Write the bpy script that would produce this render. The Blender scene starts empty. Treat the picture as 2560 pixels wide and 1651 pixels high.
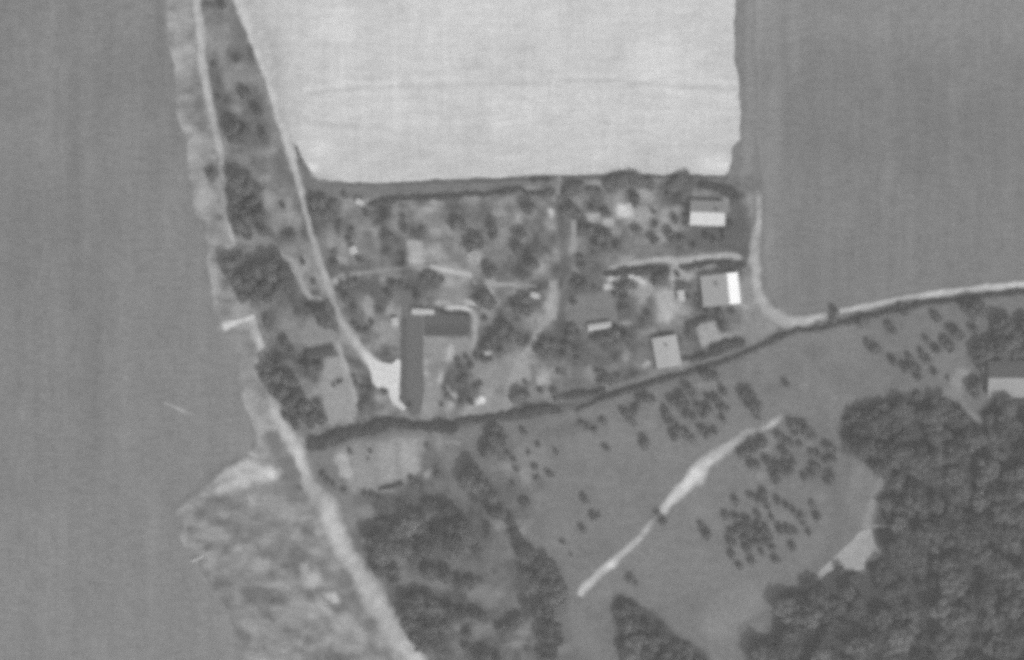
import bpy, math, random
import numpy as np
from mathutils import Vector, Matrix
from mathutils.geometry import delaunay_2d_cdt

# ------------------------------------------------------------------ camera, sky, sun, exposure
S = 0.15                                   # metres on the ground per survey unit
CX, CY, ALT = 1280.0, 825.5, 1200.0
scn = bpy.context.scene
col = scn.collection
cam = bpy.data.cameras.new('camera'); camo = bpy.data.objects.new('camera', cam); col.objects.link(camo)
camo.location = (0, 0, ALT); camo.rotation_euler = (0, 0, 0)
cam.sensor_width = 36; cam.lens = 36*ALT/(2560*S); cam.clip_start = 1; cam.clip_end = 12000
scn.camera = camo

SUN_EL = math.radians(51); SDX, SDY = 0.53, -0.85        # ground direction towards the sun
n_ = math.hypot(SDX, SDY); SDX /= n_; SDY /= n_
w = bpy.data.worlds.new('World'); scn.world = w; w.use_nodes = True
nt = w.node_tree; nt.nodes.clear()
sky = nt.nodes.new('ShaderNodeTexSky'); sky.sky_type = 'NISHITA'; sky.sun_disc = False
sky.sun_elevation = SUN_EL; sky.sun_rotation = math.atan2(SDX, SDY); sky.dust_density = 2.5
bw = nt.nodes.new('ShaderNodeRGBToBW')                   # black-and-white film: a neutral sky
bg = nt.nodes.new('ShaderNodeBackground'); bg.inputs['Strength'].default_value = 0.15
ow = nt.nodes.new('ShaderNodeOutputWorld')
nt.links.new(sky.outputs[0], bw.inputs[0]); nt.links.new(bw.outputs[0], bg.inputs[0]); nt.links.new(bg.outputs[0], ow.inputs[0])
sl = bpy.data.lights.new('sun', 'SUN'); sl.energy = 2.0; sl.angle = math.radians(2)
so = bpy.data.objects.new('sun', sl); col.objects.link(so)
d = Vector((SDX*math.cos(SUN_EL), SDY*math.cos(SUN_EL), math.sin(SUN_EL)))
so.rotation_euler = d.to_track_quat('Z', 'Y').to_euler()
vs = scn.view_settings; vs.view_transform = 'Standard'; vs.look = 'None'; vs.gamma = 1; vs.use_curve_mapping = False
vs.exposure = 0.23
scn.cycles.use_denoising = False          # keep the fine grain of ground and film
scn.cycles.max_bounces = 4; scn.cycles.diffuse_bounces = 3
scn.cycles.pixel_filter_type = 'BLACKMAN_HARRIS'; scn.cycles.filter_width = 5.0
rnd = random.Random(7)
HAZE = 0.00017

def X(px): return (px-CX)*S
def Y(py): return (CY-py)*S
def lin(L): return np.maximum((((np.asarray(L, float)/255.0+0.055)/1.055)**2.4-0.07)/0.84, 0.012)

# ------------------------------------------------------------------ numeric noise
def vnoise(x, y, scale, seed):
    g = np.random.RandomState(seed).rand(256, 256)
    u = np.asarray(x)/scale+37.2; v = np.asarray(y)/scale+91.7
    i = np.floor(u).astype(int); j = np.floor(v).astype(int); fu = u-i; fv = v-j
    fu = fu*fu*(3-2*fu); fv = fv*fv*(3-2*fv)
    a = g[i % 256, j % 256]; b = g[(i+1) % 256, j % 256]; c = g[i % 256, (j+1) % 256]; e = g[(i+1) % 256, (j+1) % 256]
    return (a*(1-fu)+b*fu)*(1-fv)+(c*(1-fu)+e*fu)*fv-0.5
def fbm(x, y, scale, seed, n=3):
    s = 0; a = 1.0
    for k in range(n): s = s+a*vnoise(x, y, scale/2**k, seed+k); a *= 0.6
    return s

# ------------------------------------------------------------------ soft painting of soil / wear colour (units: survey)
def seg_dist(x, y, p, q):
    px, py = p; qx, qy = q; dx, dy = qx-px, qy-py; L = dx*dx+dy*dy+1e-9
    t = np.clip(((x-px)*dx+(y-py)*dy)/L, 0, 1)
    return np.hypot(x-px-t*dx, y-py-t*dy)
def sm(t): t = np.clip(t, 0, 1); return t*t*(3-2*t)
def p_ell(x, y, T, cx, cy, rx, ry, ang, level, k=1.0):
    R = max(rx, ry)*1.6; m = (abs(x-cx) < R) & (abs(y-cy) < R)
    if not m.any(): return
    a = math.radians(ang); xx = x[m]-cx; yy = y[m]-cy
    xx, yy = xx+fbm(x[m], y[m], 14, 5)*9, yy+fbm(x[m], y[m], 14, 9)*9
    u = (xx*math.cos(a)+yy*math.sin(a))/rx; v = (-xx*math.sin(a)+yy*math.cos(a))/ry
    wgt = sm(1.35-np.hypot(u, v))*k
    T[m] = T[m]*(1-wgt)+level*wgt
def p_line(x, y, T, pts, width, level, k=1.0):
    xs = [p[0] for p in pts]; ys = [p[1] for p in pts]; W = width*1.6
    m = (x > min(xs)-W) & (x < max(xs)+W) & (y > min(ys)-W) & (y < max(ys)+W)
    if not m.any(): return
    D = np.full(m.sum(), 1e9)
    for p, q in zip(pts, pts[1:]): D = np.minimum(D, seg_dist(x[m], y[m], p, q))
    D = D+fbm(x[m], y[m], 18, 3)*width*0.25
    wgt = sm(1.25-D/(width*0.5)*0.75)*k
    T[m] = T[m]*(1-wgt)+level*wgt
def inside(x, y, pts):
    r = np.zeros(x.shape, bool); n = len(pts)
    for i in range(n):
        x0, y0 = pts[i]; x1, y1 = pts[(i+1) % n]
        if y0 == y1: continue
        r ^= ((y0 > y) != (y1 > y)) & (x < (x1-x0)*(y-y0)/(y1-y0)+x0)
    return r
def p_poly(x, y, T, pts, feather, level, k=1.0, wob=6):
    xs = [p[0] for p in pts]; ys = [p[1] for p in pts]; W = feather+wob
    m = (x > min(xs)-W) & (x < max(xs)+W) & (y > min(ys)-W) & (y < max(ys)+W)
    if not m.any(): return
    xx = x[m]+fbm(x[m], y[m], 22, 15)*wob; yy = y[m]+fbm(x[m], y[m], 22, 19)*wob
    D = np.full(m.sum(), 1e9)
    for i in range(len(pts)): D = np.minimum(D, seg_dist(xx, yy, pts[i], pts[(i+1) % len(pts)]))
    D = np.where(inside(xx, yy, pts), -D, D)
    wgt = sm(0.5-D/feather)*k
    T[m] = T[m]*(1-wgt)+level*wgt

WOOD = [(2098,1075),(2107,1040),(2132,1025),(2176,1009),(2213,1006),(2251,987),(2278,981),(2310,984),(2350,984),(2366,1003),(2388,997),(2406,1015),(2425,1040),(2450,1050),(2444,1028),(2481,1000),(2512,990),(2560,978),(2640,972),(2640,1720),(1865,1720),(1865,1640),(1880,1600),(1930,1587),(1945,1560),(1930,1501),(1983,1452),(2040,1445),(2075,1420),(2100,1408),(2160,1430),(2168,1402),(2205,1390),(2182,1329),(2200,1240),(2205,1200),(2150,1150),(2105,1130)]
WEDGE = [(1534,1483),(1556,1483),(1599,1514),(1630,1526),(1658,1551),(1700,1595),(1768,1632),(1790,1700),(1560,1700),(1546,1607),(1534,1540)]
ROUGH = [(439,1276),(560,1180),(640,1120),(720,1110),(790,1220),(850,1380),(1000,1640),(1040,1720),(640,1720),(590,1590),(545,1490),(494,1400),(459,1343)]
VERGE = [(414,-40),(417,94),(439,187),(442,281),(464,358),(470,436),(484,525),(500,545),(518,618),(515,665),(534,712),(531,774),(560,830),(612,900),(602,983),(624,1036),(646,1083),(640,1130),(700,1180),(790,1220),(760,1100),(700,1010),(650,900),(630,800),(600,640),(560,540),(540,340),(505,140),(490,-40)]
VILLAGE = [(748,455),(900,466),(1136,450),(1339,440),(1549,428),(1690,434),(1817,440),(1880,470),(1885,640),(1900,760),(1975,815),(1890,870),(1730,925),(1506,994),(1300,1040),(1100,1070),(960,1070),(800,1110),(700,980),(640,860),(620,700),(560,600),(560,420),(650,430)]

def ground_tone(x, y):
    T = np.full(x.shape, 127.0)
    T += fbm(x, y, 90, 71, 4)*7
    # general grounds
    p_poly(x, y, T, VILLAGE, 14, 125)
    p_poly(x, y, T, [(500,-40),(575,-40),(632,120),(692,330),(745,460),(790,640),(860,820),(800,1000),(690,960),(630,800),(590,600),(560,430),(520,210)], 14, 126)
    m = inside(x, y, VILLAGE) | ((x > 500) & (x < 900) & (y < 1060) & (y > 0))
    T[m] += fbm(x[m], y[m], 44, 31, 4)*40
    p_poly(x, y, T, VERGE, 14, 153, 0.9); p_line(x, y, T, [(450,-40),(455,120),(470,300),(485,430)], 44, 156, .6)
    p_poly(x, y, T, ROUGH, 14, 140, 0.9)
    m = inside(x, y, ROUGH) | inside(x, y, VERGE)
    T[m] += fbm(x[m]*.6, y[m], 40, 51, 4)*26+fbm(x[m]*.5, y[m], 15, 57, 2)*22
    p_poly(x, y, T, [(900,1180),(1180,1120),(1260,1330),(1400,1420),(1420,1600),(1520,1700),(1060,1700),(960,1500),(870,1350)], 50, 112, 0.85)
    m = (x > 880) & (x < 1420) & (y > 1080)
    T[m] += fbm(x[m], y[m], 40, 81, 4)*34*sm((y[m]-1080)/80)*sm((x[m]-880)/60)*sm((1420-x[m])/120)
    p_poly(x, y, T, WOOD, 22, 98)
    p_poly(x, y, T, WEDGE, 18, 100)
    # verge north of gardens
    p_poly(x, y, T, [(748,455),(1000,458),(1339,441),(1549,430),(1817,442),(1817,458),(1549,450),(1339,462),(1261,470),(1000,490),(900,500),(790,480)], 8, 124, .9)
    p_line(x, y, T, [(800,462),(1000,459),(1261,450),(1400,443),(1640,441),(1815,444)], 10, 108, .7)
    p_poly(x, y, T, [(1852,-40),(1885,-40),(1890,300),(1880,440),(1850,440),(1852,300)], 16, 143, .7)
    p_line(x, y, T, [(1857,-20),(1860,280),(1850,420)], 12, 124, .6)
    # left verge bright patches
    for a in [(487+22,495,26,42,0,170),(440,150,14,40,0,166),(450,300,16,30,0,160),(452,60,20,50,0,157),(478,385,20,32,0,164),(530,700,15,60,-12,163),(516,650,12,25,0,160),
              (620,1000,22,34,0,162),(650,1070,25,40,-30,165),(592,785,16,10,0,158),(595,860,25,35,0,146),(605,930,22,40,0,146)]: p_ell(x, y, T, *a)
    for a in [(500,262,16,26,0,126),(505,310,13,30,0,132),(530,438,16,26,0,114),(490,200,12,40,0,136),(548,540,18,9,0,122),(662,985,18,14,0,135),(680,1095,22,22,0,126),(690,1120,20,20,0,128),(725,1180,26,34,-20,128),(745,1222,14,10,0,112)]: p_ell(x, y, T, *a)
    # trampled corner and rough land
    p_poly(x, y, T, [(500,1240),(560,1180),(610,1145),(660,1160),(705,1175),(692,1200),(610,1222),(560,1235)], 22, 178)
    p_ell(x, y, T, 610, 1180, 14, 8, 0, 160); p_ell(x, y, T, 560, 1205, 30, 8, -30, 158); p_ell(x, y, T, 530, 1225, 24, 14, -30, 146); p_ell(x, y, T, 630, 1212, 24, 8, 0, 152); p_ell(x, y, T, 672, 1185, 22, 12, 10, 200); p_ell(x, y, T, 605, 1208, 20, 12, 10, 185); p_ell(x, y, T, 655, 1160, 14, 8, 0, 150)
    p_line(x, y, T, [(585,1125),(612,1126),(640,1140)], 9, 175, .8)
    p_line(x, y, T, [(600,1145),(560,1165),(500,1220),(440,1268)], 14, 120, .55)
    p_line(x, y, T, [(510,1255),(450,1278),(410,1300)], 12, 158, .6)
    p_line(x, y, T, [(465,1300),(458,1360),(480,1395),(505,1440),(545,1500),(570,1560),(600,1640)], 12, 150, .7)
    for a in [(782,1448,26,26,0,172),(829,1495,20,13,30,184),(860,1557,26,34,40,162),(812,1520,14,40,-40,166),(900,1590,14,34,-30,160),(770,1510,40,8,20,160),(700,1470,46,8,10,154),(760,1420,12,30,-20,158),(650,1417,24,18,0,160),(724,1284,34,24,0,154),(460,1345,14,18,0,156),(745,1505,30,24,0,154),(720,1540,40,14,0,152),(611,1555,26,10,0,154),(690,1260,40,30,0,150),(960,1600,30,30,0,155),(880,1620,40,20,0,152),(800,1330,14,12,0,158),(740,1340,20,8,0,152)]: p_ell(x, y, T, *a)
    for a in [(548,1304,40,14,10,122),(501,1284,18,16,0,120),(525,1365,20,12,-30,122),(668,1385,24,10,0,126),(743,1393,40,18,0,122),(634,1479,36,12,0,122),(673,1540,26,14,30,122),(540,1464,18,14,0,122),(611,1595,20,18,0,124),(590,1265,30,14,0,128),(850,1345,30,20,50,128),(870,1440,24,26,0,126),(900,1510,16,26,-30,128),(925,1560,16,20,0,126),(720,1580,14,8,0,118),(770,1600,16,12,0,122),(985,1590,12,14,0,130),(640,1330,30,20,0,130)]: p_ell(x, y, T, *a)
    p_poly(x, y, T, [(590,-60),(600,10),(625,69),(650,134),(672,193),(692,262),(712,327),(735,399),(775,440),(800,455),(790,300),(740,100),(700,-60)], 12, 180)
    p_poly(x, y, T, [(741,395),(750,395),(768,420),(790,450),(860,462),(752,468),(742,430)], 10, 122)
    p_line(x, y, T, [(742,360),(752,395),(768,432)], 12, 112, .8)
    # strip between the two tracks
    for a in [(555,130,14,50,-8,140),(575,200,22,30,0,140),(590,270,22,14,0,142),(535,170,12,20,0,112),(548,245,10,20,0,116),(640,270,30,70,-15,112),(650,345,30,40,0,112),(600,400,30,20,0,136),(672,500,16,34,0,144),(690,560,14,34,0,138),(630,600,60,14,0,140),(650,630,60,20,0,134)]: p_ell(x, y, T, *a)
    p_line(x, y, T, [(696,634),(730,652),(746,680),(758,721),(777,746),(799,749)], 13, 152)
    p_line(x, y, T, [(805,846),(830,840),(849,874),(861,914),(870,946),(886,1002)], 15, 160)
    p_poly(x, y, T, [(812,900),(850,890),(880,960),(890,1040),(840,1060),(812,1060),(800,960)], 14, 146)
    p_poly(x, y, T, [(765,796),(810,792),(850,850),(835,886),(770,870),(740,850)], 14, 138)
    p_ell(x, y, T, 720, 830, 40, 60, -20, 134); p_ell(x, y, T, 740, 960, 16, 40, -20, 130)
    # gardens west of the middle path
    p_line(x, y, T, [(837,702),(870,692),(899,684)], 13, 160)
    p_line(x, y, T, [(899,684),(980,674),(1050,668),(1099,671)], 9, 144, .8)
    p_line(x, y, T, [(1080,668),(1120,678),(1176,688)], 13, 168)
    p_line(x, y, T, [(1189,709),(1240,711),(1292,712)], 10, 158); p_line(x, y, T, [(1292,712),(1339,716)], 8, 140)
    p_line(x, y, T, [(1095,757),(1130,754),(1160,752),(1190,762)], 11, 172); p_line(x, y, T, [(1118,770),(1140,769),(1165,771),(1182,780)], 11, 184); p_line(x, y, T, [(1182,780),(1190,800),(1188,840),(1180,870)], 13, 152)
    p_line(x, y, T, [(830,590),(860,612),(884,627)], 10, 150, .7); p_line(x, y, T, [(900,572),(950,576)], 8, 146, .7); p_line(x, y, T, [(860,500),(895,504)], 8, 150, .7)
    for a in [(1035,610,16,10,0,160),(1038,645,22,16,10,168),(959,703,16,10,0,168),(1070,524,26,8,0,154),(855,645,16,8,0,148),(917,745,12,14,0,150),(924,770,10,20,0,148),(985,745,14,30,20,148),(975,780,14,14,0,148),(1290,500,40,14,0,142),(1250,535,24,10,0,144),(830,608,24,14,0,140),(1020,760,14,8,0,142),(1130,740,50,22,0,136),(1020,698,60,12,0,138)]: p_ell(x, y, T, *a)
    for a in [(790,515,60,34,0,108),(800,550,40,14,0,112),(860,672,50,12,0,112),(930,720,30,30,0,112),(1030,740,40,40,0,114),(1060,705,50,14,0,108),(850,720,20,10,0,104),(880,760,14,40,0,112),(900,800,24,30,0,116),(910,850,30,14,0,120)]: p_ell(x, y, T, *a)
    # mid plots
    p_poly(x, y, T, [(1062,845),(1180,843),(1176,880),(1120,885),(1096,1000),(1085,1060),(1055,1060),(1056,900)], 12, 140)
    for a in [(1070,905,14,8,0,152),(1072,935,16,7,0,170),(1085,925,20,24,0,134)]: p_ell(x, y, T, *a)
    p_line(x, y, T, [(1128,870),(1115,918),(1100,950)], 15, 162)
    p_line(x, y, T, [(1118,970),(1140,992)], 12, 158); p_ell(x, y, T, 1128, 1015, 12, 16, 0, 160)
    p_line(x, y, T, [(1203,999),(1180,1012),(1168,1035)], 20, 150); p_ell(x, y, T, 1203, 999, 14, 9, -30, 200)
    for a in [(1219,882,14,7,0,172),(1160,935,10,14,45,150),(1165,905,10,6,0,146),(1225,957,10,12,0,158),(1270,920,30,40,40,144),(1300,935,20,30,0,150),(1356,949,14,9,-20,162),(1390,945,14,10,0,150),(1424,935,8,24,0,168),(1400,905,30,8,0,140),(1272,1009,20,24,30,152),(1240,1010,30,20,0,140),(1330,905,20,10,0,140),(1250,940,40,40,0,138),(1060,1020,20,30,0,142),(1210,1030,40,14,0,142)]: p_ell(x, y, T, *a)
    p_line(x, y, T, [(1418,695),(1408,730),(1380,772),(1350,825),(1325,868),(1300,905),(1287,930),(1268,985)], 15, 150)
    p_ell(x, y, T, 1378, 760, 20, 36, 0, 156); p_ell(x, y, T, 1337, 738, 14, 8, 10, 185); p_ell(x, y, T, 1378, 534, 11, 14, 0, 172); p_ell(x, y, T, 1380, 560, 20, 24, 0, 142)
    p_line(x, y, T, [(1434,556),(1434,624)], 14, 148)
    p_line(x, y, T, [(1406,430),(1400,520),(1405,600),(1415,700),(1400,800),(1395,900)], 22, 108, .7)
    p_line(x, y, T, [(1400,440),(1396,480)], 12, 140)
    p_poly(x, y, T, [(1458,735),(1538,728),(1545,800),(1470,812),(1425,800),(1440,760)], 14, 128)
    p_poly(x, y, T, [(1700,630),(1500,640),(1480,610),(1520,610),(1680,620)], 12, 128)
    # eastern gardens
    for a in [(1556,525,22,14,10,186),(1590,545,40,20,0,156),(1610,570,20,14,40,146),(1482,545,16,12,0,164),(1520,555,16,10,0,160),(1540,580,20,20,0,140),(1548,500,12,30,0,142),(1660,540,14,20,0,150),(1690,522,20,10,0,144),(1655,575,20,10,0,142),
              (1521,720,10,10,0,178),(1668,770,26,30,20,160),(1668,796,14,8,0,176),(1660,735,26,16,0,156),(1690,692,14,30,20,156),(1720,690,16,14,0,156),(1608,745,14,18,0,148),(1616,712,16,8,0,158),(1702,740,10,14,0,190),(1867,765,10,6,0,176),(1850,730,20,40,0,146),(1870,700,14,50,0,132),
              (1740,812,20,6,-10,150),(1560,808,20,6,0,144),(1625,830,20,8,-10,142),(1615,912,16,6,-20,162),(1565,890,14,26,0,138),(1460,690,14,10,0,110),(1400,960,60,20,0,126),(1850,560,30,60,0,112),(1800,590,40,40,0,112),(1760,600,40,30,0,120),(1870,620,12,30,0,112)]: p_ell(x, y, T, *a)
    p_line(x, y, T, [(1524,700),(1535,693),(1560,689),(1590,694),(1612,708)], 10, 184)
    p_line(x, y, T, [(1530,672),(1580,659),(1643,649),(1699,652),(1768,643),(1830,637),(1846,645)], 13, 162)
    p_line(x, y, T, [(1690,655),(1680,690)], 14, 156)
    p_poly(x, y, T, [(1740,818),(1785,800),(1800,835),(1862,826),(1850,845),(1800,850),(1757,870),(1748,850)], 10, 152)
    p_ell(x, y, T, 1870, 830, 60, 20, -12, 136, .8); p_ell(x, y, T, 1900, 810, 40, 30, 0, 136, .8)
    p_poly(x, y, T, [(1722,498),(1822,495),(1822,535),(1722,535)], 8, 140)
    p_line(x, y, T, [(1500,976),(1600,950),(1718,916),(1812,891),(1874,866),(1933,832)], 12, 140, .8)
    p_line(x, y, T, [(1360,1010),(1459,1000),(1500,976)], 10, 130, .8)
    # ditch and footpaths
    p_line(x, y, T, [(960,1063),(1054,1064),(1135,1063),(1209,1046),(1287,1040),(1381,1021),(1459,1013),(1506,994),(1562,975),(1656,947),(1734,925),(1812,900),(1890,869),(1943,841),(1980,826),(2077,813),(2139,795),(2232,772),(2310,755),(2419,741),(2560,727),(2640,722)], 22, 108, .75)
    # south plots
    p_poly(x, y, T, [(850,1120),(1000,1090),(1060,1085),(1065,1130),(1053,1180),(1010,1215),(960,1215),(880,1235),(860,1190),(830,1150)], 18, 146)
    p_ell(x, y, T, 1070, 1150, 14, 40, 0, 118)
    for a in [(854,1148,16,16,0,172),(866,1187,14,10,20,188),(967,1128,14,12,0,178),(1020,1140,16,40,-5,166),(971,1175,16,26,0,164),(900,1155,34,10,0,138),(920,1120,24,8,0,134),(1069,1183,14,12,30,160),(1100,1105,12,20,0,144),(1135,1107,24,5,0,152),(950,1225,40,6,0,150),(912,1222,14,6,0,150),(1140,1160,40,40,0,130),(912,1280,30,20,0,136),(960,1310,30,8,0,142),(912,1355,12,12,0,144),(880,1300,20,30,0,130),(1330,1140,60,40,0,134)]: p_ell(x, y, T, *a)
    for a in [(1250,1310,20,20,0,138),(1180,1370,30,20,0,134),(1200,1480,40,20,0,132),(1100,1460,40,20,0,132),(1320,1500,60,24,-20,134),(1350,1560,60,20,-15,136),(1140,1570,20,12,0,136),(1360,1610,14,9,0,146),(1290,1610,40,10,-10,136),(1400,1620,40,16,0,134)]: p_ell(x, y, T, *a)
    # meadow
    for a in [(1850,1520,100,60,-30,136),(1500,1090,120,60,0,130),(1800,1560,60,40,0,138),(2000,1440,50,40,0,132),(1750,1420,90,60,0,130),(2100,860,120,60,0,130),(1700,1380,60,60,0,129),(2150,1200,60,40,0,134),(1400,1350,50,90,0,130),(1900,1300,140,140,0,129),(1630,1050,60,60,0,131),(2350,900,50,60,0,132)]: p_ell(x, y, T, *a)
    for a in [(1430,1070,80,20,-10,116),(1950,970,40,20,0,121),(2040,880,40,30,0,121),(1620,1060,20,10,0,140),(1830,960,10,6,0,138),(2012,962,16,5,0,136),(2405,930,16,14,0,156),(2395,955,20,30,20,148),(2375,990,30,20,0,142),(2440,870,40,14,0,138),(2350,990,40,10,0,138),(2500,790,60,30,0,128),(2135,1180,16,12,0,136),(1746,1213,14,6,0,146)]: p_ell(x, y, T, *a)
    p_line(x, y, T, [(2140,1120),(2090,1230),(2110,1320),(2060,1400),(2010,1460)], 40, 116, .5)
    p_line(x, y, T, [(1850,1570),(1900,1540),(1930,1530)], 20, 116, .6)
    p_line(x, y, T, [(2395,960),(2410,1020),(2440,1046),(2470,1060)], 15, 146, .9); p_ell(x, y, T, 2413, 1029, 12, 8, 30, 160)
    # clearing edge
    p_line(x, y, T, [(2204,1193),(2194,1224),(2185,1252),(2172,1286),(2166,1314)], 18, 148)
    p_line(x, y, T, [(1870,1110),(1900,1065),(1960,1040)], 12, 140, .6)
    p_line(x, y, T, [(1862,1003),(1950,1000)], 10, 130, .5)
    p_line(x, y, T, [(1745,965),(1810,962)], 12, 144, .8)
    for a in [(1925,1105,14,10,0,138),(1915,1125,14,14,0,142),(1930,1180,16,20,0,140),(1900,1190,20,10,0,146),(2020,1120,20,10,-30,142),(1985,1100,12,6,0,140),(2050,1240,30,12,-30,136),(1725,1035,16,8,0,136),(1960,1300,24,10,0,138),(1965,1320,20,10,0,134)]: p_ell(x, y, T, *a)
    # bare soil, paving and worked plots
    for P, L in [([(1002,1104),(1040,1100),(1048,1178),(1008,1186)],164),([(946,1112),(984,1106),(988,1196),(952,1204)],156),([(884,1138),(938,1130),(946,1212),(892,1222)],147),([(838,1140),(862,1132),(880,1186),(852,1196)],168),
                 ([(1372,700),(1396,700),(1392,800),(1370,806)],154),([(1640,735),(1684,728),(1680,790),(1648,806)],158),([(1578,515),(1640,520),(1636,560),(1590,552)],152),([(1540,508),(1580,508),(1584,540),(1546,546)],182),([(1688,655),(1712,652),(1714,700),(1692,704)],156),
                 ([(1466,536),(1500,534),(1500,556),(1470,558)],160),([(1508,548),(1536,546),(1536,566),(1510,568)],162),([(1176,905),(1240,895),(1262,960),(1200,985)],140),([(1290,900),(1322,895),(1330,950),(1300,960)],150),([(1340,938),(1372,934),(1374,960),(1346,962)],158),
                 ([(905,752),(930,748),(934,800),(912,806)],146),([(1016,600),(1056,600),(1062,652),(1026,656)],158),([(945,806),(996,800),(996,870),(960,860)],142),([(1860,690),(1880,690),(1885,770),(1864,772)],140)]:
        p_poly(x, y, T, P, 8, L, .85, 5)
    for P, L in [([(1000,660),(1090,690),(1080,735),(1000,720)],108),([(1480,600),(1560,590),(1560,625),(1500,635)],108),([(1545,745),(1580,740),(1580,800),(1550,800)],106),([(1400,830),(1470,850),(1460,960),(1410,970)],112),([(1600,835),(1632,840),(1628,900),(1600,905)],112),([(930,700),(1000,700),(1000,760),(950,760)],112),
                 ([(1100,905),(1180,900),(1160,980),(1120,985)],110),([(1700,575),(1870,560),(1880,632),(1720,630)],112)]:
        p_poly(x, y, T, P, 14, L, .6, 8)
    m = inside(x, y, VILLAGE); T[m] = 120+(T[m]-122)*1.42
    p_line(x, y, T, [(450,1345),(478,1395),(500,1440),(540,1500),(566,1560),(592,1640)], 9, 164, .8)
    m = inside(x, y, ROUGH) | inside(x, y, VERGE); T[m] = 142+(T[m]-145)*1.12
    return T

# ------------------------------------------------------------------ materials
def new_mat(name):
    m = bpy.data.materials.new(name); m.use_nodes = True
    n = m.node_tree; b = n.nodes['Principled BSDF']; b.inputs['Roughness'].default_value = 0.95
    b.inputs['Specular IOR Level'].default_value = 0.08
    return m, n, b
def add_noise(n, coord, scale, sx=1, sy=1, detail=3, rough=.6):
    mp = n.nodes.new('ShaderNodeMapping'); mp.inputs['Scale'].default_value = (sx, sy, 1)
    t = n.nodes.new('ShaderNodeTexNoise'); t.inputs['Scale'].default_value = scale
    t.inputs['Detail'].default_value = detail; t.inputs['Roughness'].default_value = rough
    n.links.new(coord, mp.inputs[0]); n.links.new(mp.outputs[0], t.inputs['Vector'])
    return t.outputs[0]
def mth(n, op, a, b=None, c=None):
    q = n.nodes.new('ShaderNodeMath'); q.operation = op
    for i, v in enumerate((a, b, c)):
        if v is None: continue
        if isinstance(v, (int, float)): q.inputs[i].default_value = v
        else: n.links.new(v, q.inputs[i])
    return q.outputs[0]
def ground_mat(name, layers, bump=0.0):
    """tone attribute x (1 + sum amp*(noise-.5)); layers: (scale, sx, sy, amp)"""
    m, n, b = new_mat(name)
    at = n.nodes.new('ShaderNodeAttribute'); at.attribute_name = 'tone'
    co = n.nodes.new('ShaderNodeTexCoord').outputs['Object']
    f = None
    for sc, sx, sy, amp in layers:
        v = add_noise(n, co, sc, sx, sy)
        v = mth(n, 'MULTIPLY_ADD', v, amp, -amp*.5)
        f = v if f is None else mth(n, 'ADD', f, v)
    f = mth(n, 'ADD', f, 1.0)
    v = mth(n, 'MULTIPLY', at.outputs['Fac'], f)
    cc = n.nodes.new('ShaderNodeCombineColor')
    for i in range(3): n.links.new(v, cc.inputs[i])
    n.links.new(cc.outputs[0], b.inputs['Base Color'])
    if bump:
        bp = n.nodes.new('ShaderNodeBump'); bp.inputs['Strength'].default_value = bump; bp.inputs['Distance'].default_value = .3
        n.links.new(add_noise(n, co, 1.2), bp.inputs['Height']); n.links.new(bp.outputs[0], b.inputs['Normal'])
    return m
def plain_mat(name, L, amp=.2, scale=1.5, sx=1, sy=1, obj_amp=0.0, gloss=None):
    m, n, b = new_mat(name); a = float(lin(L))
    co = n.nodes.new('ShaderNodeTexCoord').outputs['Object']
    v = mth(n, 'MULTIPLY_ADD', add_noise(n, co, scale, sx, sy), amp*a*2, a-amp*a)
    if obj_amp:
        oi = n.nodes.new('ShaderNodeObjectInfo').outputs['Random']
        v = mth(n, 'MULTIPLY', v, mth(n, 'MULTIPLY_ADD', oi, obj_amp, 1-obj_amp/2))
    cc = n.nodes.new('ShaderNodeCombineColor')
    for i in range(3): n.links.new(v, cc.inputs[i])
    n.links.new(cc.outputs[0], b.inputs['Base Color'])
    if gloss: b.inputs['Roughness'].default_value = gloss; b.inputs['Specular IOR Level'].default_value = .4
    return m

M_ground = ground_mat('soil_and_grass', [(.09,1,1,.35),(.33,1,1,.62),(.8,.8,1.5,.9),(.5,.3,1.2,.4)], .3)
M_crop = ground_mat('crop_field', [(.035,1,1,.16),(.06,3.2,.12,.42),(.35,1,1,.16),(.5,.3,1.1,.55),(.5,1.0,.22,.34),(.9,.7,1.2,.9)], .2)
M_pale = ground_mat('stubble_field', [(.03,1,1,.10),(.10,.35,2.4,.22),(.42,.25,1.3,.46),(.35,1,1,.16),(.12,2.8,.14,.22),(.5,1.2,.22,.2),(.9,.6,1.3,.55)], .2)
M_road = ground_mat('gravel_track', [(.12,1,1,.3),(.45,1,1,.5)], .2)
M_bed = ground_mat('low_crop', [(.15,1,1,.12),(.8,1,1,.12)], .3)

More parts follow.
